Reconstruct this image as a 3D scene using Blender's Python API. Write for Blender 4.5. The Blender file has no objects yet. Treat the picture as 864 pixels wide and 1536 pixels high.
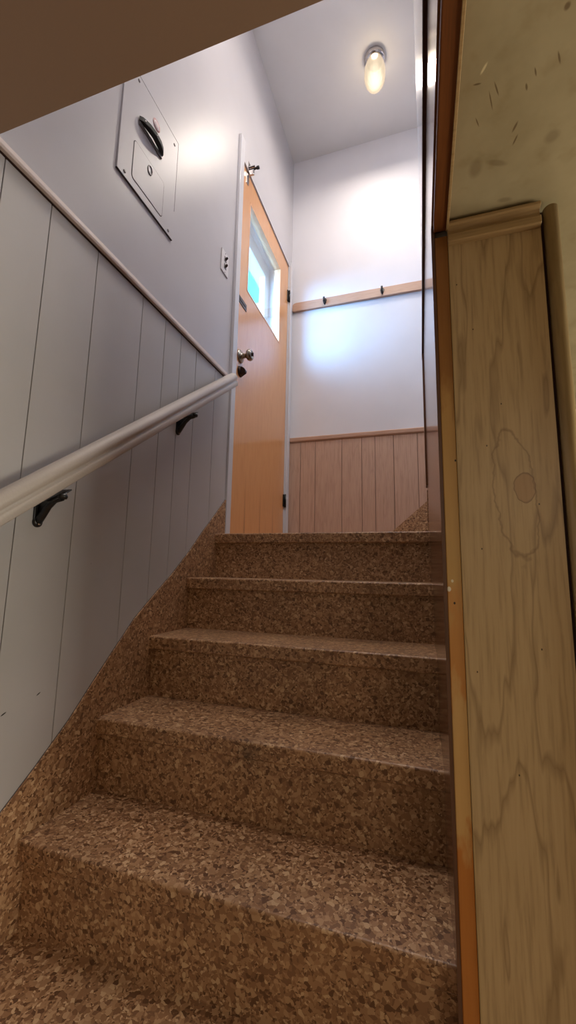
import bpy, bmesh, math, random
from mathutils import Vector, Matrix
random.seed(7)
sc = bpy.context.scene
# ---------------------------------------------------------------- camera
a, b, c = -0.31286671, 0.14597345, 0.01937575
ca, sa, cb, sb = math.cos(a), math.sin(a), math.cos(b), math.sin(b)
fw = Vector((sa*cb, ca*cb, sb)); r0 = Vector((ca, -sa, 0)); u0 = r0.cross(fw)
rt = math.cos(c)*r0 + math.sin(c)*u0; up = -math.sin(c)*r0 + math.cos(c)*u0
cam_d = bpy.data.cameras.new('camera'); cam = bpy.data.objects.new('camera', cam_d)
sc.collection.objects.link(cam)
cam.matrix_world = Matrix(((rt.x, up.x, -fw.x, 0.86142531), (rt.y, up.y, -fw.y, -1.62414805),
                           (rt.z, up.z, -fw.z, -0.16349477), (0, 0, 0, 1)))
cam_d.sensor_fit = 'VERTICAL'; cam_d.sensor_height = 36; cam_d.lens = 617.2*36/1536
cam_d.clip_start = 0.01
sc.camera = cam
# ---------------------------------------------------------------- world, lights, exposure
world = bpy.data.worlds.new('sky'); sc.world = world; world.use_nodes = True
wn = world.node_tree; bg = wn.nodes['Background']
bg.inputs['Color'].default_value = (0.26, 0.57, 1.0, 1); bg.inputs['Strength'].default_value = 1.0
# overcast sky, much brighter towards the low sun beyond the porch
_t = wn.nodes.new('ShaderNodeTexCoord'); _d = wn.nodes.new('ShaderNodeVectorMath'); _d.operation = 'DOT_PRODUCT'
wn.links.new(_t.outputs['Generated'], _d.inputs[0]); _d.inputs[1].default_value = Vector((-.36, -.92, .14)).normalized()
_m = wn.nodes.new('ShaderNodeMapRange'); _m.interpolation_type = 'SMOOTHSTEP'
wn.links.new(_d.outputs['Value'], _m.inputs['Value'])
for _i, _v in ((1, .80), (2, .985), (3, 5.0), (4, 50.0)): _m.inputs[_i].default_value = _v
wn.links.new(_m.outputs[0], bg.inputs['Strength'])
sc.view_settings.view_transform = 'Standard'; sc.view_settings.look = 'None'
sc.view_settings.gamma = 1; sc.view_settings.use_curve_mapping = False
sc.view_settings.exposure = 1.35

def light(kind, name, loc, energy, col, size=.1, sizey=None, target=None, portal=False):
    l = bpy.data.lights.new(name, kind); l.energy = energy; l.color = col
    if kind == 'AREA':
        l.shape = 'RECTANGLE' if sizey else 'SQUARE'; l.size = size
        if sizey: l.size_y = sizey
        if portal: l.cycles.is_portal = True
    else:
        l.shadow_soft_size = size
    o = bpy.data.objects.new(name, l); sc.collection.objects.link(o); o.location = loc
    if target: o.rotation_euler = (Vector(target)-Vector(loc)).to_track_quat('-Z', 'Y').to_euler()
    return o
# daylight portal in the door window
light('AREA', 'door_window_portal', (-.10, .545, 1.65), 1, (1, 1, 1), .62, .62, (.5, .545, 1.65), True)
# unseen area lights added to brighten the basement, its side and the upper floor
light('AREA', 'basement_fill', (1.6, -2.9, .45), 5.5, (1.0, .86, .68), .5, None, (1.4, -3.0, -1.7))
light('AREA', 'basement_side_fill', (2.9, -.9, -.3), 15, (1.0, .93, .76), .9, .7, (1.0, -.6, .1))  # fill added for the basement ceiling and far wall, no window modelled
light('AREA', 'upper_floor_fill', (2.1, .35, 2.9), 6.5, (.93, .96, 1.0), .5, None, (1.6, .6, 0))

light('AREA', 'upper_hall_fill', (.60, -.6, 3.0), 6.5, (1.0, .91, .82), .35, None, (.56, -.6, 0))  # added overhead fill for the treads, no fitting there
# ---------------------------------------------------------------- node helpers
def lin(r, g, b_):
    f = lambda v: (v/255/12.92) if v/255 <= .04045 else ((v/255+.055)/1.055)**2.4
    return (f(r), f(g), f(b_), 1)
class NT:
    def __init__(s, name, rough=.5, coat=0, metal=0, spec=.5):
        s.m = bpy.data.materials.new(name); s.m.use_nodes = True
        s.t = s.m.node_tree; s.b = s.t.nodes['Principled BSDF']
        s.b.inputs['Roughness'].default_value = rough; s.b.inputs['Metallic'].default_value = metal
        s.b.inputs['Coat Weight'].default_value = coat; s.b.inputs['Specular IOR Level'].default_value = spec
    def n(s, k, **kw):
        nd = s.t.nodes.new(k)
        for q, v in kw.items(): setattr(nd, q, v)
        return nd
    def l(s, x, y): s.t.links.new(x, y)
    def pos(s):
        if not hasattr(s, '_p'): s._p = s.n('ShaderNodeNewGeometry').outputs['Position']
        return s._p
    def map(s, scale=(1, 1, 1), loc=(0, 0, 0), rot=(0, 0, 0), src=None):
        m = s.n('ShaderNodeMapping'); s.l(src or s.pos(), m.inputs[0])
        m.inputs['Location'].default_value = loc; m.inputs['Rotation'].default_value = rot
        m.inputs['Scale'].default_value = scale; return m.outputs[0]
    def noise(s, vec, scale, detail=3, rough=.5):
        t = s.n('ShaderNodeTexNoise'); s.l(vec, t.inputs['Vector'])
        t.inputs['Scale'].default_value = scale; t.inputs['Detail'].default_value = detail
        t.inputs['Roughness'].default_value = rough; return t.outputs[0]
    def ramp(s, fac, stops, interp='LINEAR'):
        r = s.n('ShaderNodeValToRGB'); s.l(fac, r.inputs[0]); e = r.color_ramp.elements
        r.color_ramp.interpolation = interp
        while len(e) < len(stops): e.new(.5)
        for el, (p, col) in zip(e, stops): el.position = p; el.color = col
        return r.outputs[0]
    def mix(s, fac, A, B, mode='MIX'):
        m = s.n('ShaderNodeMix', data_type='RGBA', blend_type=mode)
        for i, v in ((0, fac), (6, A), (7, B)):
            if hasattr(v, 'links'): s.l(v, m.inputs[i])
            else: m.inputs[i].default_value = v
        return m.outputs[2]
    def mth(s, op, *v):
        m = s.n('ShaderNodeMath', operation=op)
        for i, x in enumerate(v):
            if hasattr(x, 'links'): s.l(x, m.inputs[i])
            else: m.inputs[i].default_value = x
        return m.outputs[0]
    def bump(s, h, strength=.2, dist=.002):
        bp = s.n('ShaderNodeBump'); bp.inputs['Strength'].default_value = strength
        bp.inputs['Distance'].default_value = dist; s.l(h, bp.inputs['Height'])
        s.l(bp.outputs[0], s.b.inputs['Normal'])
    def col(s, x):
        if hasattr(x, 'links'): s.l(x, s.b.inputs['Base Color'])
        else: s.b.inputs['Base Color'].default_value = x
    def mark(s, centre, radii, angle, axes=(0, 1), soft=.35, wob=0):
        """elongated stain mask at a fixed place in the world; axes = the two coordinates used"""
        sp = s.n('ShaderNodeSeparateXYZ'); s.l(s.pos(), sp.inputs[0])
        U = s.mth('SUBTRACT', sp.outputs[axes[0]], centre[0]); V = s.mth('SUBTRACT', sp.outputs[axes[1]], centre[1])
        co, si = math.cos(angle), math.sin(angle)
        p_ = s.mth('ADD', s.mth('MULTIPLY', U, co/radii[0]), s.mth('MULTIPLY', V, si/radii[0]))
        q_ = s.mth('ADD', s.mth('MULTIPLY', U, -si/radii[1]), s.mth('MULTIPLY', V, co/radii[1]))
        d = s.mth('SQRT', s.mth('ADD', s.mth('MULTIPLY', p_, p_), s.mth('MULTIPLY', q_, q_)))
        return d

def simple(name, rgb, rough=.5, metal=0, coat=0, var=.06, scale=30, spec=.5):
    t = NT(name, rough, coat, metal, spec)
    n = t.noise(t.pos(), scale, 4)
    d = tuple(v*(1-var) for v in rgb[:3])+(1,); e = tuple(min(1, v*(1+var)) for v in rgb[:3])+(1,)
    t.col(t.ramp(n, [(.3, d), (.7, e)])); return t.m

M = {}
# white painted plaster, semi gloss
def paint(name, rgb, rough, bumpy=.12, var=.035):
    t = NT(name, rough)
    n = t.noise(t.pos(), 2.2, 4); n2 = t.noise(t.pos(), 160, 2)
    d = tuple(v*(1-var) for v in rgb[:3])+(1,); e = tuple(min(1, v*(1+var)) for v in rgb[:3])+(1,)
    t.col(t.ramp(n, [(.35, d), (.65, e)])); t.bump(n2, bumpy, .001); return t.m
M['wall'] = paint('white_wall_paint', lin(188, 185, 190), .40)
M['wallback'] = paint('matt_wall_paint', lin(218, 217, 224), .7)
M['ceil'] = paint('ceiling_paint', lin(222, 220, 220), .5)
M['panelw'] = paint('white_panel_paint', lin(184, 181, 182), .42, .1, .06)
def nick_panel():
    t = NT('white_panel_paint', .42)
    n = t.noise(t.pos(), 2.2, 4)
    cc = t.ramp(n, [(.35, lin(178, 176, 176)), (.65, lin(188, 185, 187))])
    for (y, z, ry, rz, an) in [(-.828, -.458, .007, .0018, .5), (-.912, -.478, .008, .002, .4), (-.70, -.15, .001, .001, 0)]:
        dd = t.mark((y, z), (ry, rz), an, (1, 2)); mm = t.ramp(dd, [(.6, (1, 1, 1, 1)), (1, (0, 0, 0, 1))])
        cc = t.mix(mm, cc, lin(30, 26, 26))
    t.col(cc); t.bump(t.noise(t.pos(), 160, 2), .1, .001); return t.m
M['panelw'] = nick_panel()
M['trimw'] = paint('white_trim_paint', lin(205, 204, 210), .3)
M['raill'] = paint('handrail_paint', lin(190, 182, 178), .5, .35, .08)
M['groove'] = simple('groove_shadow_paint', lin(160, 156, 160), .6)
M['wall_glossy'] = paint('glossy_white_paint', lin(198, 196, 198), .14, .02)
# vinyl with pressed chips
t = NT('brown_chip_vinyl', .42)
mp = t.map()
wn_ = t.n('ShaderNodeTexNoise'); t.l(mp, wn_.inputs['Vector']); wn_.inputs['Scale'].default_value = 70
vm = t.n('ShaderNodeVectorMath', operation='MULTIPLY_ADD'); t.l(wn_.outputs['Color'], vm.inputs[0])
vm.inputs[1].default_value = (.011, .011, .011); t.l(mp, vm.inputs[2])
def vor(scale, src):
    v = t.n('ShaderNodeTexVoronoi'); t.l(src, v.inputs['Vector']); v.inputs['Scale'].default_value = scale
    v.inputs['Randomness'].default_value = 1
    s_ = t.n('ShaderNodeSeparateColor'); t.l(v.outputs['Color'], s_.inputs[0]); return s_.outputs[0], s_.outputs[1]
v1, v1b = vor(118, vm.outputs[0]); v2, _ = vor(230, vm.outputs[0])
stops = [(0, lin(112, 80, 58)), (.12, lin(138, 102, 76)), (.30, lin(157, 119, 89)), (.52, lin(174, 136, 104)), (.74, lin(190, 154, 121)), (.92, lin(208, 176, 142))]
c1 = t.ramp(v1, stops, 'CONSTANT'); c2 = t.ramp(v2, stops, 'CONSTANT')
sel = t.ramp(v1b, [(.0, (0, 0, 0, 1)), (.55, (1, 1, 1, 1))], 'CONSTANT')
cc = t.mix(sel, c1, c2)
big = t.ramp(t.noise(t.pos(), 5, 3), [(.3, (.82, .82, .82, 1)), (.7, (1, 1, 1, 1))])
cc = t.mix(1.0, cc, big, 'MULTIPLY'); cc = t.mix(1.0, cc, (1.04, 1.01, .94, 1), 'MULTIPLY')
d1 = t.mark((.45, -.60), (.035, .035), 0, (0, 2)); m1 = t.ramp(d1, [(0, (.5, .5, .5, 1)), (1, (0, 0, 0, 1))])
cc = t.mix(m1, cc, lin(40, 34, 30))
t.col(cc); t.bump(v1, .12, .001); M['vinyl'] = t.m

# wood maker: fine vertical grain plus wavy darker rings
def wood(name, base, dark, lightc, rough=.4, axis='Z', coat=0, ring=.5, sc_=1.0, coatr=.1, marks=None, seed=0):
    t = NT(name, rough, coat); t.b.inputs['Coat Roughness'].default_value = coatr
    st = {'Z': (1, 1, .05), 'X': (.05, 1, 1), 'Y': (1, .05, 1)}[axis]
    fine = t.noise(t.map(st, (seed, seed*2, seed)), 190*sc_, 5, .6)
    st2 = {'Z': (1, 1, .12), 'X': (.12, 1, 1), 'Y': (1, .12, 1)}[axis]
    br = t.noise(t.map(st2, (seed, 0, seed*3)), 9*sc_, 4, .55)
    c0 = t.ramp(fine, [(.3, dark), (.5, base), (.75, lightc)])
    c0 = t.mix(.45, base, c0)
    rings = t.mth('FRACT', t.mth('MULTIPLY', br, 9.0))
    rm = t.ramp(rings, [(0, (ring,)*3+(1,)), (.10, (0, 0, 0, 1)), (.85, (0, 0, 0, 1)), (1, (ring*.8,)*3+(1,))])
    c1 = t.mix(rm, c0, dark)
    if marks: c1 = marks(t, c1)
    t.col(c1); t.bump(fine, .08, .0006); return t.m
def maple_marks(t, cin):
    d = t.mark((1.022, -.022), (.0165, .026), 0, (0, 2))
    wob = t.mth('MULTIPLY', t.mth('SUBTRACT', t.noise(t.pos(), 45, 2), .5), .5)
    d = t.mth('ADD', d, wob)
    body = t.ramp(d, [(0, (.5, .5, .5, 1)), (.9, (.45, .45, .45, 1)), (1.05, (0, 0, 0, 1))])
    cin = t.mix(body, cin, lin(158, 116, 78))
    rr = t.ramp(d, [(.86, (0, 0, 0, 1)), (.96, (.7, .7, .7, 1)), (1.08, (0, 0, 0, 1))])
    cin = t.mix(rr, cin, lin(104, 76, 48))
    # cathedral arches under the knot
    d2 = t.mark((1.008, -.035), (.030, .105), .08, (0, 2)); d2 = t.mth('ADD', d2, wob)
    r2 = t.ramp(t.mth('MULTIPLY', d2, .5), [(.47, (0, 0, 0, 1)), (.50, (.55, .55, .55, 1)), (.53, (0, 0, 0, 1))])
    cin = t.mix(r2, cin, lin(112, 84, 54))
    for (x, z) in [(.935, .35), (.958, .26), (.995, .12), (1.04, -.05), (.955, -.12), (1.03, -.27), (.94, -.31), (.97, .05), (.99, -.45)]:
        dd = t.mark((x, z), (.0012, .0018), 0, (0, 2)); mm = t.ramp(dd, [(.7, (.9, .9, .9, 1)), (1, (0, 0, 0, 1))])
        cin = t.mix(mm, cin, lin(50, 34, 20))
    return cin
M['maple'] = wood('maple_plywood', lin(184, 158, 118), lin(126, 100, 68), lin(198, 172, 134), .42, ring=.62, sc_=.9, marks=maple_marks)
M['mould'] = wood('stained_moulding', lin(160, 132, 92), lin(118, 90, 56), lin(176, 150, 110), .35, 'X', ring=.15)
M['mouldz'] = wood('stained_half_round', lin(160, 136, 96), lin(120, 92, 58), lin(176, 150, 110), .35, 'Z', ring=.3, seed=3)
def pine_marks(t, cin):
    sp = t.n('ShaderNodeSeparateXYZ'); t.l(t.pos(), sp.inputs[0])
    v = t.mth('ADD', t.mth('MULTIPLY', sp.outputs[2], 1/1.3), .8/1.3)
    v = t.mth('ADD', v, t.mth('MULTIPLY', t.mth('SUBTRACT', t.noise(t.map((1, 1, .3)), 60, 3), .5), .16))
    st = [(0, (176, 104, 40)), (.17, (180, 108, 44)), (.20, (206, 170, 112)), (.33, (206, 172, 116)), (.36, (192, 132, 70)), (.44, (194, 138, 76)),
          (.48, (192, 160, 100)), (.70, (186, 150, 90)), (.76, (134, 88, 40)), (1, (120, 72, 34))]
    cin = t.mix(.72, cin, t.ramp(v, [(p, lin(*c_)) for p, c_ in st]))
    for (x, z, w, col) in [(.921, .028, .0016, lin(30, 20, 10)), (.911, -.207, .0018, lin(40, 24, 10)), (.9035, -.185, .0035, lin(235, 228, 210)), (.909, -.172, .0022, lin(225, 215, 190))]:
        dd = t.mark((x, z), (w, w*1.3), 0, (0, 2)); mm = t.ramp(dd, [(.75, (1, 1, 1, 1)), (1, (0, 0, 0, 1))])
        cin = t.mix(mm, cin, col)
    return cin
M['pine'] = wood('varnished_pine_edge', lin(188, 132, 66), lin(150, 96, 40), lin(204, 152, 86), .4, ring=.1, marks=pine_marks, coat=.2)
M['darkwood'] = wood('dark_stained_trim', lin(104, 58, 24), lin(62, 32, 14), lin(124, 76, 36), .4, 'Y', ring=.3)
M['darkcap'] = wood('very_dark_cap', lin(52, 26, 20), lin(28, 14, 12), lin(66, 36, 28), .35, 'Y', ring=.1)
M['brownpanel'] = wood('glossy_brown_panelling', lin(108, 66, 44), lin(76, 44, 30), lin(124, 80, 56), .2, coat=.5, coatr=.1, ring=.25)
M['edgebrown'] = wood('brown_board_edge', lin(92, 62, 46), lin(60, 38, 28), lin(110, 78, 58), .4, ring=.2)
M['wains'] = wood('rose_brown_wainscot', lin(194, 160, 140), lin(160, 126, 108), lin(208, 176, 158), .45, ring=.3, sc_=.8)
M['wainsx'] = wood('rose_brown_rail_wood', lin(186, 148, 126), lin(156, 120, 98), lin(200, 164, 142), .42, 'X', ring=.2)
M['groovew'] = simple('wood_groove', lin(104, 76, 62), .6)
M['capl'] = paint('pale_pink_cap_paint', lin(205, 190, 186), .5)
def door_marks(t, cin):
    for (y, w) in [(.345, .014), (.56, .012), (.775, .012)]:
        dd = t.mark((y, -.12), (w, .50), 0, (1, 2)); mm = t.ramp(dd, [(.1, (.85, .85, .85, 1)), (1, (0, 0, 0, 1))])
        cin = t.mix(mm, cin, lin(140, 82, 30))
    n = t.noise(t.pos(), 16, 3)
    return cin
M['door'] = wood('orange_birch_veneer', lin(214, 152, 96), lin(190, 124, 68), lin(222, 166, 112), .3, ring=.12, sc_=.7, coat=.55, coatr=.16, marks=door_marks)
M['doorstop'] = simple('varnished_window_stop', lin(226, 172, 130), .5)
# ceiling of the basement: aged olive paint with nicks
t = NT('aged_olive_paint', .5)
n = t.noise(t.pos(), 7, 4, .6); n2 = t.noise(t.pos(), 30, 3)
cc = t.ramp(n, [(.3, lin(146, 132, 100)), (.55, lin(160, 146, 114)), (.75, lin(152, 136, 102))])
cc = t.mix(t.ramp(n2, [(.25, (.45, .45, .45, 1)), (.42, (0, 0, 0, 1))]), cc, lin(134, 116, 80))
mk = [(.954, -1.138, .002, .008, .5, 'l'), (.948, -1.122, .006, .0015, .1, 'd'), (1.017, -1.115, .0012, .007, -.35, 'd'), (1.01, -1.1, .0016, .006, -.3, 'd'),
      (1.041, -1.123, .0014, .010, -.4, 'd'), (.968, -1.096, .001, .016, -.3, 'd'), (.973, -1.109, .0012, .012, -.4, 'd'), (1.006, -1.05, .002, .009, .3, 'd'),
      (.954, -1.072, .001, .009, -.4, 'd'), (1.035, -1.174, .004, .005, 0, 'd'), (1.014, -.926, .014, .006, .2, 's'), (.99, -1.0, .02, .006, .4, 's'),
      (1.01, -1.03, .0016, .009, .25, 'd'), (1.06, -1.02, .012, .012, 0, 's'), (.96, -1.0, .012, .02, 0, 's')]
for (x, y, rx, ry, an, k) in mk:
    dd = t.mark((x, y), (rx, ry), an, (0, 1))
    s_ = {'l': .9, 'd': .8, 's': .35}[k]
    mm = t.ramp(dd, [(.5, (s_,)*3+(1,)), (1, (0, 0, 0, 1))])
    cc = t.mix(mm, cc, lin(205, 190, 150) if k == 'l' else lin(92, 70, 42))
t.col(cc); t.bump(n2, .25, .002); M['olive'] = t.m
M['soffit'] = paint('brown_soffit_paint', lin(142, 116, 97), .5)
M['beige'] = paint('beige_wall_paint', lin(206, 196, 168), .5)
M['black'] = simple('black_iron', (.008, .008, .009, 1), .35, var=.2)
M['bakelite'] = simple('black_bakelite', (.005, .005, .006, 1), .6, var=.2)
M['nickel'] = simple('worn_nickel', lin(150, 142, 132), .25, metal=1)
M['bronze'] = simple('dark_bronze', lin(62, 50, 46), .28, metal=.8)
M['chrome'] = simple('chrome', lin(190, 185, 185), .15, metal=1)
M['plate'] = simple('ivory_plate', lin(214, 210, 212), .3)
M['greyring'] = simple('grey_metal_ring', lin(120, 115, 115), .35, metal=.6)
M['line'] = simple('dark_gap', lin(70, 66, 68), .6)
t = NT('round_red_label', .5)
dd = t.mark((-.572, 1.424), (.021, .021), 0, (1, 2))
cc = t.ramp(dd, [(.0, lin(204, 190, 190)), (.35, lin(196, 160, 160)), (.5, lin(206, 196, 198)), (.72, lin(180, 118, 118)), (.95, lin(188, 140, 138))], 'CONSTANT')
t.col(t.mix(t.ramp(t.noise(t.pos(), 300, 2), [(.4, (0, 0, 0, 1)), (.6, (.5, .5, .5, 1))]), cc, lin(205, 185, 185))); M['label'] = t.m
# glass
t = NT('clear_pane', .0); t.b.inputs['Transmission Weight'].default_value = 1; t.b.inputs['IOR'].default_value = 1.45
lp = t.n('ShaderNodeBsdfTransparent'); gl = t.n('ShaderNodeBsdfGlossy'); gl.inputs['Roughness'].default_value = .02
fr = t.n('ShaderNodeFresnel'); mx = t.n('ShaderNodeMixShader')
t.l(t.mth('MULTIPLY', fr.outputs[0], .6), mx.inputs[0]); t.l(lp.outputs[0], mx.inputs[1]); t.l(gl.outputs[0], mx.inputs[2])
t.l(mx.outputs[0], t.t.nodes['Material Output'].inputs[0]); M['glass'] = t.m
# lit frosted lamp glass
t = NT('lit_ribbed_glass', .25)
geo = t.pos(); lw = t.n('ShaderNodeLayerWeight'); lw.inputs[0].default_value = .35
cc = t.ramp(lw.outputs['Facing'], [(0, (1.0, .90, .66, 1)), (.45, (1.0, .80, .54, 1)), (1, (.95, .70, .52, 1))])
st_ = t.ramp(lw.outputs['Facing'], [(0, (1, 1, 1, 1)), (.35, (.45, .45, .45, 1)), (1, (.30, .30, .30, 1))])
t.col(lin(90, 84, 76)); t.l(cc, t.b.inputs['Emission Color'])
t.l(t.mth('MULTIPLY', st_, .62), t.b.inputs['Emission Strength']); 
_tr = t.n('ShaderNodeBsdfTransparent'); _mx = t.n('ShaderNodeMixShader'); _mx.inputs[0].default_value = .75
t.l(_tr.outputs[0], _mx.inputs[1]); t.l(t.b.outputs[0], _mx.inputs[2]); t.l(_mx.outputs[0], t.t.nodes['Material Output'].inputs[0])
M['lampglass'] = t.m
M['teal'] = simple('teal_siding', lin(30, 215, 215), .6)
M['outwhite'] = simple('white_porch_paint', lin(225, 228, 232), .6)
M['lawn'] = simple('pale_concrete', lin(150, 150, 146), .8)

# ---------------------------------------------------------------- geometry helpers
def box(bm, x0, x1, y0, y1, z0, z1, bev=0):
    g = bmesh.ops.create_cube(bm, size=1, matrix=Matrix.Translation(((x0+x1)/2, (y0+y1)/2, (z0+z1)/2)) @ Matrix.Diagonal((x1-x0, y1-y0, z1-z0, 1)))
    if bev:
        ed = {e for v in g['verts'] for e in v.link_edges}
        bmesh.ops.bevel(bm, geom=list(ed), offset=bev, segments=3, profile=.5, affect='EDGES')
def prism(bm, pts, axis, lo, hi, bev=0):
    """polygon pts (in the two other axes, xyz order) extruded along axis"""
    def P(p, h):
        q = list(p); q.insert(axis, h); return q
    v0 = [bm.verts.new(P(p, lo)) for p in pts]; v1 = [bm.verts.new(P(p, hi)) for p in pts]
    n = len(pts); fs = [bm.faces.new(v0), bm.faces.new(v1[::-1])]
    for i in range(n): fs.append(bm.faces.new((v0[i], v1[i], v1[(i+1) % n], v0[(i+1) % n])))
    bmesh.ops.recalc_face_normals(bm, faces=fs)
    if bev:
        ed = {e for f in fs for e in f.edges}
        bmesh.ops.bevel(bm, geom=list(ed), offset=bev, segments=2, profile=.5, affect='EDGES')
def lathe(bm, prof, base, axis, n=32, sx=1, sy=1):
    """prof = [(radius, height)], around the axis vector, from base"""
    ax = Vector(axis).normalized(); q = ax.to_track_quat('Z', 'Y').to_matrix(); base = Vector(base)
    rings = []
    for r_, h in prof:
        rings.append([bm.verts.new(base + q @ Vector((max(r_, 1e-5)*sx*math.cos(2*math.pi*k/n), max(r_, 1e-5)*sy*math.sin(2*math.pi*k/n), h))) for k in range(n)])
    fs = []
    for i in range(len(rings)-1):
        for k in range(n): fs.append(bm.faces.new((rings[i][k], rings[i][(k+1) % n], rings[i+1][(k+1) % n], rings[i+1][k])))
    fs.append(bm.faces.new(rings[0][::-1])); fs.append(bm.faces.new(rings[-1]))
    for f in fs: f.smooth = True
    bmesh.ops.recalc_face_normals(bm, faces=fs)
def sweep(bm, path, prof, upv=(0, 0, 1), scales=None):
    """profile (side, up) swept along a path"""
    path = [Vector(p) for p in path]; rings = []
    for i, p in enumerate(path):
        d = (path[min(i+1, len(path)-1)]-path[max(i-1, 0)]).normalized()
        s_ = d.cross(Vector(upv)).normalized(); u_ = s_.cross(d)
        k = scales[i] if scales else 1
        rings.append([bm.verts.new(p+s_*a_*k+u_*b_*k) for a_, b_ in prof])
    n = len(prof); fs = []
    for i in range(len(rings)-1):
        for k in range(n): fs.append(bm.faces.new((rings[i][k], rings[i][(k+1) % n], rings[i+1][(k+1) % n], rings[i+1][k])))
    for f in fs: f.smooth = True
    fs.append(bm.faces.new(rings[0][::-1])); fs.append(bm.faces.new(rings[-1]))
    bmesh.ops.recalc_face_normals(bm, faces=fs)
def circ(r_, n=14, sy=1): return [(r_*math.cos(2*math.pi*k/n), r_*sy*math.sin(2*math.pi*k/n)) for k in range(n)]
def obj(name, bm, mat, parent=None, label=None):
    me = bpy.data.meshes.new(name)
    if parent is not None:
        w = Vector(parent['_w']) if '_w' in parent else Vector((0, 0, 0))
        bmesh.ops.translate(bm, verts=bm.verts, vec=-w)
    bm.to_mesh(me); bm.free(); me.materials.append(mat)
    o = bpy.data.objects.new(name, me); sc.collection.objects.link(o)
    if parent is not None:
        o.parent = parent; o['_w'] = list(w)
    if label: o['label'] = label
    return o
def BM(): return bmesh.new()
def struct(name, bm, mat, label=None):
    o = obj(name, bm, mat); o['kind'] = 'structure'
    if label: o['label'] = label
    return o
def thing(name, label, cat, loc, group=None):
    o = bpy.data.objects.new(name, None); sc.collection.objects.link(o); o.location = loc
    o.empty_display_size = .1
    o['label'] = label; o['category'] = cat; o['_w'] = list(loc)
    if group: o['group'] = group
    return o
def tag(o, label, cat, group=None):
    o['label'] = label; o['category'] = cat
    if group: o['group'] = group
    return o
def sbox(name, mat, x0, x1, y0, y1, z0, z1, label=None, bev=0):
    bm = BM(); box(bm, x0, x1, y0, y1, z0, z1, bev); return struct(name, bm, mat, label)

W = .896; G = .2118; R = .19; NO = .0192
XL = -.012; YB = 1.057; ZC = 3.035; ZB = .474; FZ = -1.71
# ================================================================ STRUCTURE
# left wall with door opening
bm = BM()
box(bm, XL-.2, XL, -4.2, .15, FZ-.1, ZC+.1)
box(bm, XL-.2, XL, .985, YB+.15, FZ-.1, ZC+.1)
box(bm, XL-.2, XL, .15, .985, 2.085, ZC+.1)
box(bm, XL-.2, XL, .15, .985, FZ-.1, -.002)
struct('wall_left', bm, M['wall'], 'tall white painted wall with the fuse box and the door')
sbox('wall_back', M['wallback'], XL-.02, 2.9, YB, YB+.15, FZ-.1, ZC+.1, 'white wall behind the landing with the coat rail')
sbox('ceiling', M['ceil'], XL-.05, 2.9, -1.36, YB+.02, ZC, ZC+.1, 'white ceiling over the stairwell with the lamp')
# landing floor
bm = BM(); box(bm, XL-.16, W+.004, .034, YB, -.12, -.001)
struct('floor', bm, M['vinyl'], 'landing covered in brown chip vinyl')
# basement floor, walls, ceiling
sbox('floor_lower', M['vinyl'], XL, 3.0, -4.2, YB+.2, FZ-.1, FZ, 'basement floor')
sbox('wall_front', M['beige'], XL-.1, 3.1, -4.35, -4.2, FZ-.1, ZB+.2, 'basement wall behind the viewer')
sbox('wall_right_lower', M['beige'], 3.0, 3.15, -4.35, YB+.3, FZ-.1, ZB+.1, 'basement side wall')
sbox('wall_far_right', M['beige'], 1.02, 3.0, .13, .17, FZ, ZB+.02, 'beige wall seen past the half round moulding')
bm = BM()
prism(bm, [(XL-.01, -4.25), (3.05, -4.25), (3.05, .16), (.925, .16), (.925, -1.264), (XL-.01, -1.264)], 2, ZB, ZB+.17)
oc = struct('ceiling_lower', bm, M['olive'], 'scuffed olive painted basement ceiling')
oc.data.materials.append(M['soffit'])
# brown soffit on the bulkhead above the stairs
sbox('trim_1', M['soffit'], XL, .899, -2.6, -1.264, ZB-.008, ZB, 'brown painted bulkhead above the foot of the stairs')
sbox('wall_header', M['wall'], XL-.01, 2.9, -1.36, -1.262, ZB+.17, ZC+.05, 'stairwell wall above the bulkhead')
# right stairwell wall: core, gloss paint above, brown panelling below
YE = .19
bm = BM(); box(bm, W+.004, W+.1, -.885, YE, FZ, ZB); box(bm, W+.004, W+.1, -1.262, YE, ZB+.02, ZC+.02)
struct('wall_right', bm, M['wall_glossy'], 'glossy white stairwell wall at the right of the stairs')
sbox('wall_right_upper', M['wall'], 2.8, 2.95, -1.36, YB+.1, ZB, ZC+.1, 'upper floor wall')
sbox('wall_right_inner', M['wall'], W+.1, 2.9, YE-.1, YE-.02, ZB+.1, ZC+.05, 'side wall of the upper flight')
sbox('trim_2', M['brownpanel'], W, W+.006, -.897, YE-.002, FZ+.02, .786, 'glossy brown panelling along the right of the stairs')
sbox('trim_3', M['edgebrown'], W-.0008, W+.0045, -.9015, -.8965, FZ, ZB-.002, 'thin brown corner strip beside the pine edge')
# dark cap on the panelling
sbox('trim_24', M['brownpanel'], W, W+.006, -1.26, -.8975, ZB+.006, .786, 'glossy brown panelling above the basement ceiling line')
bm = BM(); box(bm, W-.0075, W+.006, -1.26, YE+.002, .786, .806, .002)
struct('trim_4', bm, M['darkcap'], 'nearly black cap rail on the right stairwell wall')
bm = BM(); prism(bm, [(W-.0065, YE-.06), (W+.1, YE-.06), (W+.1, YE+.006), (W-.0065, YE+.006)], 2, .205, .786, .0015)
struct('trim_5', bm, M['darkwood'], 'dark brown corner board ending the right wall at the landing')
# dark stained board under the opening's right edge
bm = BM(); box(bm, W+.003, W+.029, -1.29, -.902, ZB-.014, ZB+.004, .002)
struct('trim_6', bm, M['darkwood'], 'dark stained board along the right edge of the stair opening')
bm = BM(); box(bm, W+.0245, W+.029, -1.29, -.902, ZB-.0165, ZB-.0138, .0008)
struct('trim_7', bm, M['mould'], 'thin lighter lip on the dark ceiling board')
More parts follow.
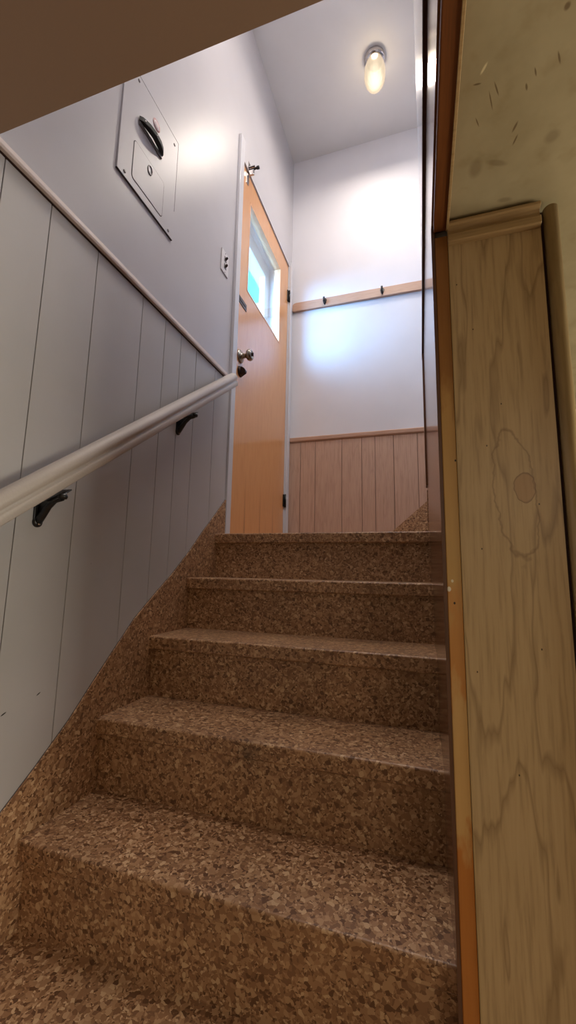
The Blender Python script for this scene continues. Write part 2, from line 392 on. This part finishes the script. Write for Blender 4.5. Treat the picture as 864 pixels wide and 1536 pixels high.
# pine edge strip
bm = BM(); prism(bm, [(W+.0045, -.9), (W+.0275, -.9), (W+.0275, -.886), (W+.0045, -.886)], 2, FZ, .452, .0016)
struct('trim_8', bm, M['pine'], 'varnished pine edge strip beside the maple end panel')
bm = BM(); box(bm, W+.0275, W+.0285, -.9012, -.888, FZ, .44)
struct('trim_9', bm, M['mouldz'], 'pale edge of the maple panel')
# maple end panel
sbox('wall_end', M['maple'], W+.0285, 1.0715, -.9, -.884, FZ, .44, 'tall maple plywood panel on the end of the stair wall')
sbox('wall_end_core', M['darkcap'], W+.1, 1.069, -.884, .15, FZ, ZB, 'core of the stair wall end')
# crown moulding on top
prof = [(-.898, .428), (-.9105, .428), (-.9125, .430), (-.9125, .442), (-.911, .4445), (-.9065, .446), (-.9045, .450), (-.9050, .4545), (-.9085, .458), (-.9135, .4595), (-.9155, .462), (-.9155, .466), (-.913, .469), (-.905, .4738), (-.898, .4738)]
bm = BM(); prism(bm, prof, 0, W+.027, 1.0705, .0008)
struct('trim_10', bm, M['mould'], 'profiled moulding across the top of the maple panel')
# half round
bm = BM()
sweep(bm, [(1.0885, -.896, FZ), (1.0885, -.896, .462)], [(.0115*math.cos(th), .013*math.sin(th)) for th in [math.pi*2*k/28 for k in range(28)]], (0, 1, 0))
struct('trim_11', bm, M['mouldz'], 'round edge moulding at the outer corner of the maple panel')
bm = BM()
sweep(bm, [(1.1, -.872, ZB-.009), (1.1, .13, ZB-.009)], circ(.0075, 12), (0, 0, 1))
struct('trim_12', bm, M['mould'], 'thin ceiling moulding running back from the half round')
sbox('wall_end_side', M['darkcap'], 1.069, 1.094, -.88, .15, FZ, ZB, 'side of the stair wall, coloured dark as the shade in the gap')  # near-black colour puts the shade of the gap beside the half round into the surface

# ---- left wainscot planks
def skirt_top(y): return .87*y+.102
ys = [-1.9, -1.62, -1.42, -1.25, -1.06, -.936, -.776, -.571, -.441, -.337, -.222, -.056, .093]
bm = BM()
for y0, y1 in zip(ys[:-1], ys[1:]):
    g_ = .0012
    prism(bm, [(y0+g_, max(FZ, skirt_top(y0)-.03)), (y1-g_, max(FZ, skirt_top(y1)-.03)), (y1-g_, .748), (y0+g_, .748)], 0, XL, XL+.006, .0008)
box(bm, XL, XL+.006, -4.2, -1.902, FZ, .47)
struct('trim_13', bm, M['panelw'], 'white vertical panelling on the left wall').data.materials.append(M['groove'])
bm = BM(); prism(bm, [(-1.9, -1.5), (.093, .16), (.093, .748), (-1.9, .748)], 0, XL-.001, XL+.0012)
struct('trim_14', bm, M['groove'], 'shadowed backing in the panelling grooves')
bm = BM(); prism(bm, [(XL, .752), (XL+.018, .752), (XL+.019, .760), (XL+.016, .774), (XL, .780)], 1, -1.255, .094, .001)
o = struct('trim_15', bm, M['capl'], 'pale cap moulding on top of the left panelling')
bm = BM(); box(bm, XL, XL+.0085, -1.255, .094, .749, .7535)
struct('trim_16', bm, M['darkcap'], 'dark strip in place of the shadow line under the left cap moulding')  # near-black strip built where the cap only throws a shade line
# ---- back wainscot
xs = [-.012, .08, .186, .371, .505, .592, .711, .86, 1.0, 1.16, 1.3, 1.5]
bm = BM()
for x0, x1 in zip(xs[:-1], xs[1:]):
    box(bm, x0+.0015, x1-.0015, YB-.007, YB-.0005, -.001, .745, .0012)
struct('trim_17', bm, M['wains'], 'rose brown wood wainscot on the back wall')
bm = BM(); box(bm, XL, 1.5, YB-.0012, YB+.001, -.001, .745); struct('trim_18', bm, M['groovew'], 'grooves of the back wainscot')
bm = BM(); prism(bm, [(YB, .742), (YB-.012, .742), (YB-.017, .750), (YB-.017, .772), (YB-.012, .777), (YB, .777)], 0, .0, 1.6, .001)
struct('trim_19', bm, M['wainsx'], 'wood cap rail of the back wainscot')
# ---- door casing
def casing(name, y0, y1, z0, z1, label):
    bm = BM(); box(bm, XL, .004, y0, y1, z0, z1, .002); return struct(name, bm, M['trimw'], label)
casing('trim_20', .094, .140, -.001, 2.178, 'white casing left of the door')
casing('trim_21', .990, 1.035, -.001, 2.12, 'white casing right of the door')
bm = BM(); box(bm, XL-.001, XL+.002, .140, 1.02, 2.088, 2.16)
struct('trim_22', bm, M['wall'], 'flush white head casing above the door')
bm = BM()
box(bm, XL-.09, XL+.001, .140, .153, -.001, 2.088); box(bm, XL-.09, XL+.001, .982, .992, -.001, 2.088)
box(bm, XL-.09, XL+.004, .14, .992, 2.079, 2.089)
struct('trim_23', bm, M['trimw'], 'white door jamb')

# ================================================================ DOOR
DX = -.016   # face of the slab
wy0, wy1, wz0, wz1 = .272, .818, 1.372, 1.93
bm = BM()
y0, y1, z0, z1 = .155, .980, .006, 2.076
box(bm, DX-.042, DX, y0, wy0, z0, z1); box(bm, DX-.042, DX, wy1, y1, z0, z1)
box(bm, DX-.042, DX, wy0, wy1, z0, wz0); box(bm, DX-.042, DX, wy0, wy1, wz1, z1)
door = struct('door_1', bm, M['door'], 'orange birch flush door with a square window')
door['_w'] = [0, 0, 0]
bm = BM()
for q in ((wy0, wy0+.009, wz0, wz1), (wy1-.009, wy1, wz0, wz1), (wy0, wy1, wz0, wz0+.009), (wy0, wy1, wz1-.009, wz1)):
    box(bm, DX-.041, DX+.0015, *q, .001)
obj('window_frame', bm, M['doorstop'], door)
bm = BM(); box(bm, DX-.026, DX-.022, wy0+.004, wy1-.004, wz0+.004, wz1-.004); obj('window_pane', bm, M['glass'], door)
# knob
bm = BM(); kc = (DX, .218, .955)
lathe(bm, [(.001, 0), (.036, 0), (.036, .003), (.031, .008), (.019, .011), (.014, .016), (.012, .034), (.016, .038), (.026, .043), (.030, .052), (.029, .062), (.022, .069), (.017, .070), (.016, .068), (.001, .068)], kc, (1, 0, 0))
kn = obj('door_knob', bm, M['nickel'], door, 'nickel door knob')
bm = BM(); box(bm, DX+.067, DX+.077, .2155, .2205, .946, .964, .001); obj('knob_button', bm, M['bronze'], kn)
bm = BM(); lathe(bm, [(.001, 0), (.029, 0), (.029, .006), (.022, .011), (.001, .012)], (DX, .222, .872), (1, 0, 0))
db = obj('deadbolt_rose', bm, M['bronze'], door, 'dark bronze deadbolt')
bm = BM(); prism(bm, [(DX+.010, .848), (DX+.034, .862), (DX+.036, .874), (DX+.028, .886), (DX+.010, .898)], 1, .210, .234, .003); obj('thumb_turn', bm, M['bronze'], db)
bm = BM(); box(bm, DX, DX+.003, .178, .272, 1.244, 1.284, .001)
sp_ = obj('chain_slot', bm, M['bronze'], door, 'dark metal chain slot plate')
bm = BM(); box(bm, DX+.003, DX+.005, .182, .252, 1.260, 1.268, .0008); obj('slot_track', bm, M['black'], sp_)
for z in (1.835, .317):
    bm = BM(); box(bm, XL-.004, XL+.003, .965, .999, z-.042, z+.042, .001)
    lathe(bm, [(.001, -.045), (.0065, -.045), (.0065, .045), (.001, .045)], (XL+.008, .985, z), (0, 0, 1), 16)
    obj('hinge', bm, M['black'], door, 'black door hinge')
# bolt at the head of the door
bolt = thing('door_bolt', 'small chrome and black bolt at the top left corner of the door', 'bolt', (DX, .225, 2.0))
bm = BM(); box(bm, DX, DX+.004, .212, .238, 2.0, 2.062, .001); obj('strike_plate', bm, M['chrome'], bolt)
bm = BM(); box(bm, XL, XL+.006, .212, .238, 2.10, 2.135, .001)
box(bm, XL, XL+.04, .216, .234, 2.098, 2.104, .001); obj('keeper', bm, M['chrome'], bolt)
bm = BM(); lathe(bm, [(.001, 0), (.006, 0), (.006, .055), (.009, .056), (.009, .07), (.001, .071)], (DX, .225, 2.085), (1, 0, .05), 16); obj('bolt_pin', bm, M['black'], bolt)
bm = BM(); box(bm, DX+.002, DX+.04, .219, .231, 2.05, 2.082, .002); obj('bolt_body', bm, M['chrome'], bolt)

# ---- outside: storm door frame, porch soffit and a teal house side
bm = BM()
X0, X1 = -.205, -.165
box(bm, X0, X1, .15, .19, 0, 2.08); box(bm, X0, X1, .90, .985, 0, 2.08); box(bm, X0, X1, .19, .90, 1.97, 2.08); box(bm, X0, X1, .19, .90, 0, 1.05)
struct('door_2', bm, M['outwhite'], 'white storm door outside the birch door')['_w'] = [0, 0, 0]
bm = BM(); box(bm, -1.7, -.215, -.6, 1.9, 2.22, 2.30); struct('ceiling_porch', bm, M['outwhite'], 'white porch soffit outside the door')
bm = BM(); box(bm, -.9, -.8, 1.28, 1.36, -.2, 2.22, .01); tag(obj('porch_post', bm, M['outwhite']), 'white porch post seen through the door window', 'post')
bm = BM(); lathe(bm, [(.001, 0), (.03, 0), (.033, -.012), (.03, -.036), (.018, -.054), (.001, -.06)], (-.27, .72, 2.22), (0, 0, 1), 24)
tag(obj('porch_lamp', bm, M['plate']), 'small pale porch lamp under the white soffit outside', 'lamp')
bm = BM(); box(bm, -.60, -.38, .9, 1.46, 2.196, 2.214, .003); tag(obj('teal_awning', bm, M['teal']), 'teal awning under the porch roof seen low in the door window', 'awning')
bm = BM(); box(bm, -12, -.25, -8, 12, -.4, -.3); struct('floor_outside', bm, M['lawn'], 'pale paved ground outside the door')

# ================================================================ STAIRS
st = thing('staircase', 'brown chip vinyl staircase climbing to the landing', 'stairs', (W/2, -.85, FZ))
NT_ = .042
for k in range(0, 8):
    zt = -R*k; yn = -G*k
    zb = -R*(k+1)
    x0 = 0.0; x1 = W+.0004
    # tread with rounded nosing
    if k == 0:
        yback = .036
    else:
        yback = -G*(k-1)+NO+.004
    rr = .006
    arc = [(yn+rr-rr*math.sin(th), zt-rr+rr*math.cos(th)) for th in [math.pi/2*j/5 for j in range(6)]]
    pts = [(yback, zt)]+arc+[(yn+.001, zt-NT_+.004), (yn+.005, zt-NT_), (yback, zt-NT_)]
    bm = BM(); prism(bm, pts, 0, x0, x1)
    obj('tread', bm, M['vinyl'], st)
    bm = BM(); box(bm, x0+.0005, x1-.0005, yn+NO, yn+NO+.012, max(zb, FZ), zt-NT_); obj('riser', bm, M['vinyl'], st)
# wavy left stringer cover
tp = [(-1.86, -1.515), (-1.5, -1.203), (-1.2, -.945), (-1.06, -.815), (-.9, -.685), (-.82, -.622), (-.73, -.545), (-.66, -.472), (-.58, -.392), (-.5, -.314), (-.40, -.240), (-.30, -.170), (-.204, -.092), (-.10, .002), (-.03, .060), (.093, .168)]
bm = BM()
prism(bm, [(.093, -.25), (-1.62, -1.70), (-1.86, -1.70)]+tp, 0, XL+.0005, -.0003)
obj('stringer', bm, M['vinyl'], st)
# dark caulk line along the top of the stringer
bm = BM(); sweep(bm, [(XL+.0065, y, z) for y, z in tp], circ(.0013, 6), (1, 0, 0)); obj('caulk_line', bm, M['line'], st, 'dark gap along the stringer top')

# upper flight, rising to the right behind the corner
us = thing('staircase', 'upper flight rising right from the landing', 'stairs', (1.3, .63, 0))
for k in range(2):
    bm = BM(); box(bm, W+.10+.22*k, W+.10+.22*(k+1)+.02, YE+.0, YB-.008, .19*(k+1)-.03, .19*(k+1), .002); obj('tread', bm, M['vinyl'], us)
    bm = BM(); box(bm, W+.12+.22*k, W+.13+.22*k, YE+.0, YB-.008, .19*k, .19*(k+1)-.03); obj('riser', bm, M['vinyl'], us)
bm = BM(); prism(bm, [(.576, 0), (1.36, 0), (1.36, .69), (.896, .282)], 1, YB-.019, YB-.0072)
obj('stringer', bm, M['vinyl'], us, 'sloping vinyl stringer on the back wall')
bm = BM(); box(bm, W-.003, W+.11, YE-.02, YE+.004, 0, .19, .001); obj('stringer_end', bm, M['vinyl'], us)

# ================================================================ HANDRAIL
hr = thing('handrail', 'white painted handrail sloping up the left wall', 'handrail', (XL, -.5, .3))
d = Vector((0, 1.033, .765)).normalized()
pA = Vector((.048, .02, .722)); pB = pA - d*2.4
hp = [(-.021, -.012), (-.020, -.006), (-.014, -.003), (-.023, .004), (-.026, .014), (-.022, .025), (-.012, .032), (0, .034), (.012, .032), (.022, .025), (.026, .014), (.023, .004), (.014, -.003), (.020, -.006), (.021, -.012), (.020, -.026), (.017, -.029), (-.017, -.029), (-.020, -.026)]
bm = BM(); sweep(bm, [pB, pA-d*.002, pA], [(x*.98, z*.95) for x, z in hp], (0, 0, 1), [1, 1, .94]); obj('rail', bm, M['raill'], hr)
def bracket(y, zc):
    bm = BM()
    # wall plate
    g0 = len(bm.verts)
    lathe(bm, [(.001, 0), (.013, 0), (.013, .004), (.010, .007), (.001, .008)], (XL+.006, y, zc-.030), (1, 0, 0), 20, 1.0, 1.0)
    prism(bm, [(y-.012, zc-.03), (y+.012, zc-.03), (y+.013, zc+.012), (y-.013, zc+.012)], 0, XL+.006, XL+.011, .001)
    # curved web arm out to the rail
    path = [(XL+.010, y, zc-.028), (XL+.022, y, zc-.014), (XL+.038, y, zc+.006), (XL+.056, y, zc+.020), (XL+.076, y, zc+.026)]
    sweep(bm, path, circ(.0085, 12), (0, 1, 0), [1.2, 1.05, .85, .75, .95])
    prism(bm, [(XL+.010, zc-.026), (XL+.040, zc+.006), (XL+.060, zc+.022), (XL+.010, zc+.020)], 1, y-.003, y+.003, .001)
    # saddle under the rail
    lathe(bm, [(.001, -.006), (.009, -.005), (.011, 0), (.009, .006), (.001, .007)], (XL+.078, y, zc+.028), (0, 0, 1), 18)
    p = Vector((XL+.060, y, zc+.031)); s0 = p-d*.032; s1 = p+d*.032
    sweep(bm, [s0, s1], [(-.016, -.0015), (.016, -.0015), (.016, .0015), (-.016, .0015)], (0, 0, 1))
    br = obj('bracket', bm, M['black'], hr, 'black iron handrail bracket')
    bm = BM(); lathe(bm, [(.001, 0), (.0045, 0), (.004, .0015), (.001, .002)], (XL+.0145, y, zc-.034), (1, 0, -.2), 12); obj('screw', bm, M['chrome'], br)
bracket(-.882, -.026); bracket(-.325, .387)

# ================================================================ FUSE BOX
fb = thing('fuse_box', 'white painted fuse box cover with a black pull handle on the left wall', 'fuse box', (XL, -.585, 1.075))
bm = BM(); box(bm, XL-.006, XL+.006, -.738, -.437, 1.076, 1.50, .0012); obj('cover', bm, M['wall'], fb)
bm = BM()
for q in ((-.7385, -.4365, 1.0745, 1.0757), (-.4372, -.436, 1.2, 1.50), (-.738, -.437, 1.5, 1.5012)):
    box(bm, XL, XL+.0062, *q)
obj('cover_seam', bm, M['line'], fb, 'dark seam around the cover')
# inner door with rounded outline
def rrect(y0, y1, z0, z1, r_, n=5):
    out = []
    for (cy_, cz_, a0) in ((y1-r_, z1-r_, 0), (y0+r_, z1-r_, 90), (y0+r_, z0+r_, 180), (y1-r_, z0+r_, 270)):
        for k in range(n+1):
            th = math.radians(a0+90*k/n); out.append((cy_+r_*math.cos(th), cz_+r_*math.sin(th)))
    return out
bm = BM(); prism(bm, rrect(-.6755, -.5065, 1.105, 1.250, .013), 0, XL+.0055, XL+.0065); obj('door_gap', bm, M['line'], fb, 'dark outline of the small fuse door')
bm = BM(); prism(bm, rrect(-.673, -.509, 1.1075, 1.2475, .0108), 0, XL+.006, XL+.0075, .0004); fd = obj('fuse_door', bm, M['wall'], fb)
bm = BM()
ringp = [(XL+.0085, -.59+.011*math.cos(th), 1.217+.016*math.sin(th)) for th in [2*math.pi*k/24 for k in range(25)]]
sweep(bm, ringp, circ(.002, 8), (1, 0, 0)); obj('ring_pull', bm, M['greyring'], fd, 'grey ring pull')
bm = BM()
hpth = [(-.665, .004), (-.655, .014), (-.63, .024), (-.60, .028), (-.57, .026), (-.548, .019), (-.535, .010)]
pts = [(y, XL+.006+x) for y, x in hpth]
prism(bm, [(x, y) for y, x in pts]+[(XL+.006, -.53), (XL+.006, -.54), (XL+.012, -.56), (XL+.016, -.60), (XL+.012, -.635), (XL+.006, -.65)][0:6], 2, 1.334, 1.352, .002)
hd = obj('pull_handle', bm, M['bakelite'], fb, 'black curved pull handle')
bm = BM()
box(bm, XL+.006, XL+.012, -.66, -.535, 1.322, 1.334, .001); obj('handle_base', bm, M['greyring'], hd, 'grey base plate of the handle')
for y in (-.648, -.596):
    bm = BM(); lathe(bm, [(.001, 0), (.004, 0), (.001, .002)], (XL+.006+(.018 if y < -.62 else .0275), y, 1.341), (1, 0, -.4), 12); obj('rivet', bm, M['chrome'], hd)
bm = BM(); lathe(bm, [(.001, 0), (.021, 0), (.021, .0006), (.001, .0006)], (XL+.006, -.572, 1.424), (1, 0, 0), 32); obj('round_label', bm, M['label'], fb, 'faded round red label')
for (y, z) in ((-.675, 1.478), (-.462, 1.468), (-.705, 1.092), (-.465, 1.092)):
    bm = BM(); lathe(bm, [(.001, 0), (.0055, 0), (.005, .0018), (.001, .0022)], (XL+.006, y, z), (1, 0, 0), 14); obj('screw', bm, M['greyring'], fb)

# ================================================================ SWITCH
sw = thing('light_switch', 'small ivory light switch plate left of the door', 'switch', (XL, -.008, 1.26))
bm = BM(); box(bm, XL, XL+.005, -.044, .028, 1.262, 1.377, .0018); pl = obj('plate', bm, M['plate'], sw)
for z in (1.338, 1.300):
    bm = BM(); box(bm, XL+.005, XL+.007, -.018, .003, z-.013, z+.013, .001); f_ = obj('switch_frame', bm, M['greyring'], sw)
    bm = BM(); prism(bm, [(XL+.006, z-.006), (XL+.019, z+.004), (XL+.018, z+.010), (XL+.006, z+.006)], 1, -.012, -.003, .001); obj('toggle', bm, M['bronze'], f_)
for z in (1.270, 1.369):
    bm = BM(); lathe(bm, [(.001, 0), (.003, 0), (.001, .0015)], (XL+.005, -.008, z), (1, 0, 0), 12); obj('screw', bm, M['greyring'], sw)

# ================================================================ COAT RAIL
cr = thing('coat_rail', 'wooden coat rail with two black hooks across the back wall', 'coat rail', (.7, YB, 1.77))
bm = BM()
prism(bm, [(.002, 1.758), (.006, 1.748), (.016, 1.744), (1.6, 1.734), (1.6, 1.800), (.03, 1.812), (.014, 1.808), (.004, 1.796)], 1, YB-.020, YB, .003)
obj('board', bm, M['wainsx'], cr)
for (x, z) in ((.249, 1.778), (.655, 1.776)):
    bm = BM()
    prism(bm, [(x-.015, z+.010), (x-.009, z+.022), (x, z+.028), (x+.009, z+.022), (x+.015, z+.010), (x+.009, z-.012), (x, z-.028), (x-.009, z-.012)], 1, YB-.024, YB-.020, .001)
    sweep(bm, [(x, YB-.022, z-.004), (x, YB-.036, z-.012), (x, YB-.047, z-.010), (x, YB-.052, z+.004), (x, YB-.050, z+.014)], circ(.0065, 10), (1, 0, 0), [1.2, 1, 1, 1, 1.3])
    hk = obj('hook', bm, M['black'], cr, 'black coat hook')
    bm = BM(); lathe(bm, [(.001, 0), (.003, 0), (.001, .0015)], (x, YB-.024, z+.015), (0, -1, 0), 10); obj('screw', bm, M['chrome'], hk)

# ================================================================ CEILING LAMP
lx, ly = .668, .555
cl = thing('ceiling_lamp', 'lit jelly jar ceiling lamp with a chrome collar', 'lamp', (lx, ly, ZC))
bm = BM(); lathe(bm, [(.001, 0), (.062, 0), (.064, -.006), (.064, -.030), (.060, -.036), (.048, -.040), (.001, -.040)], (lx, ly, ZC), (0, 0, 1), 40); obj('collar', bm, M['chrome'], cl)
bm = BM()
pr = [(.046, -.038), (.052, -.048), (.060, -.075), (.064, -.11), (.063, -.15), (.057, -.185), (.044, -.212), (.024, -.229), (.001, -.235)]
lathe(bm, pr, (lx, ly, ZC), (0, 0, 1), 48)
for v in bm.verts:   # shallow ribs
    w = Vector((v.co.x-lx, v.co.y-ly)); th = math.atan2(w.y, w.x); k_ = 1+.02*math.cos(16*th)
    v.co.x = lx+w.x*k_; v.co.y = ly+w.y*k_
obj('glass_shade', bm, M['lampglass'], cl, 'glowing frosted glass shade')
light('POINT', 'lamp_bulb', (lx, ly, ZC-.15), .8, (1.0, .80, .56), .03)
light('AREA', 'lamp_glow', (lx, ly, ZC-.245), 3.8, (1.0, .88, .76), .09, None, (lx, ly, 0))
for o in list(bpy.data.objects):
    if '_w' in o: del o['_w']
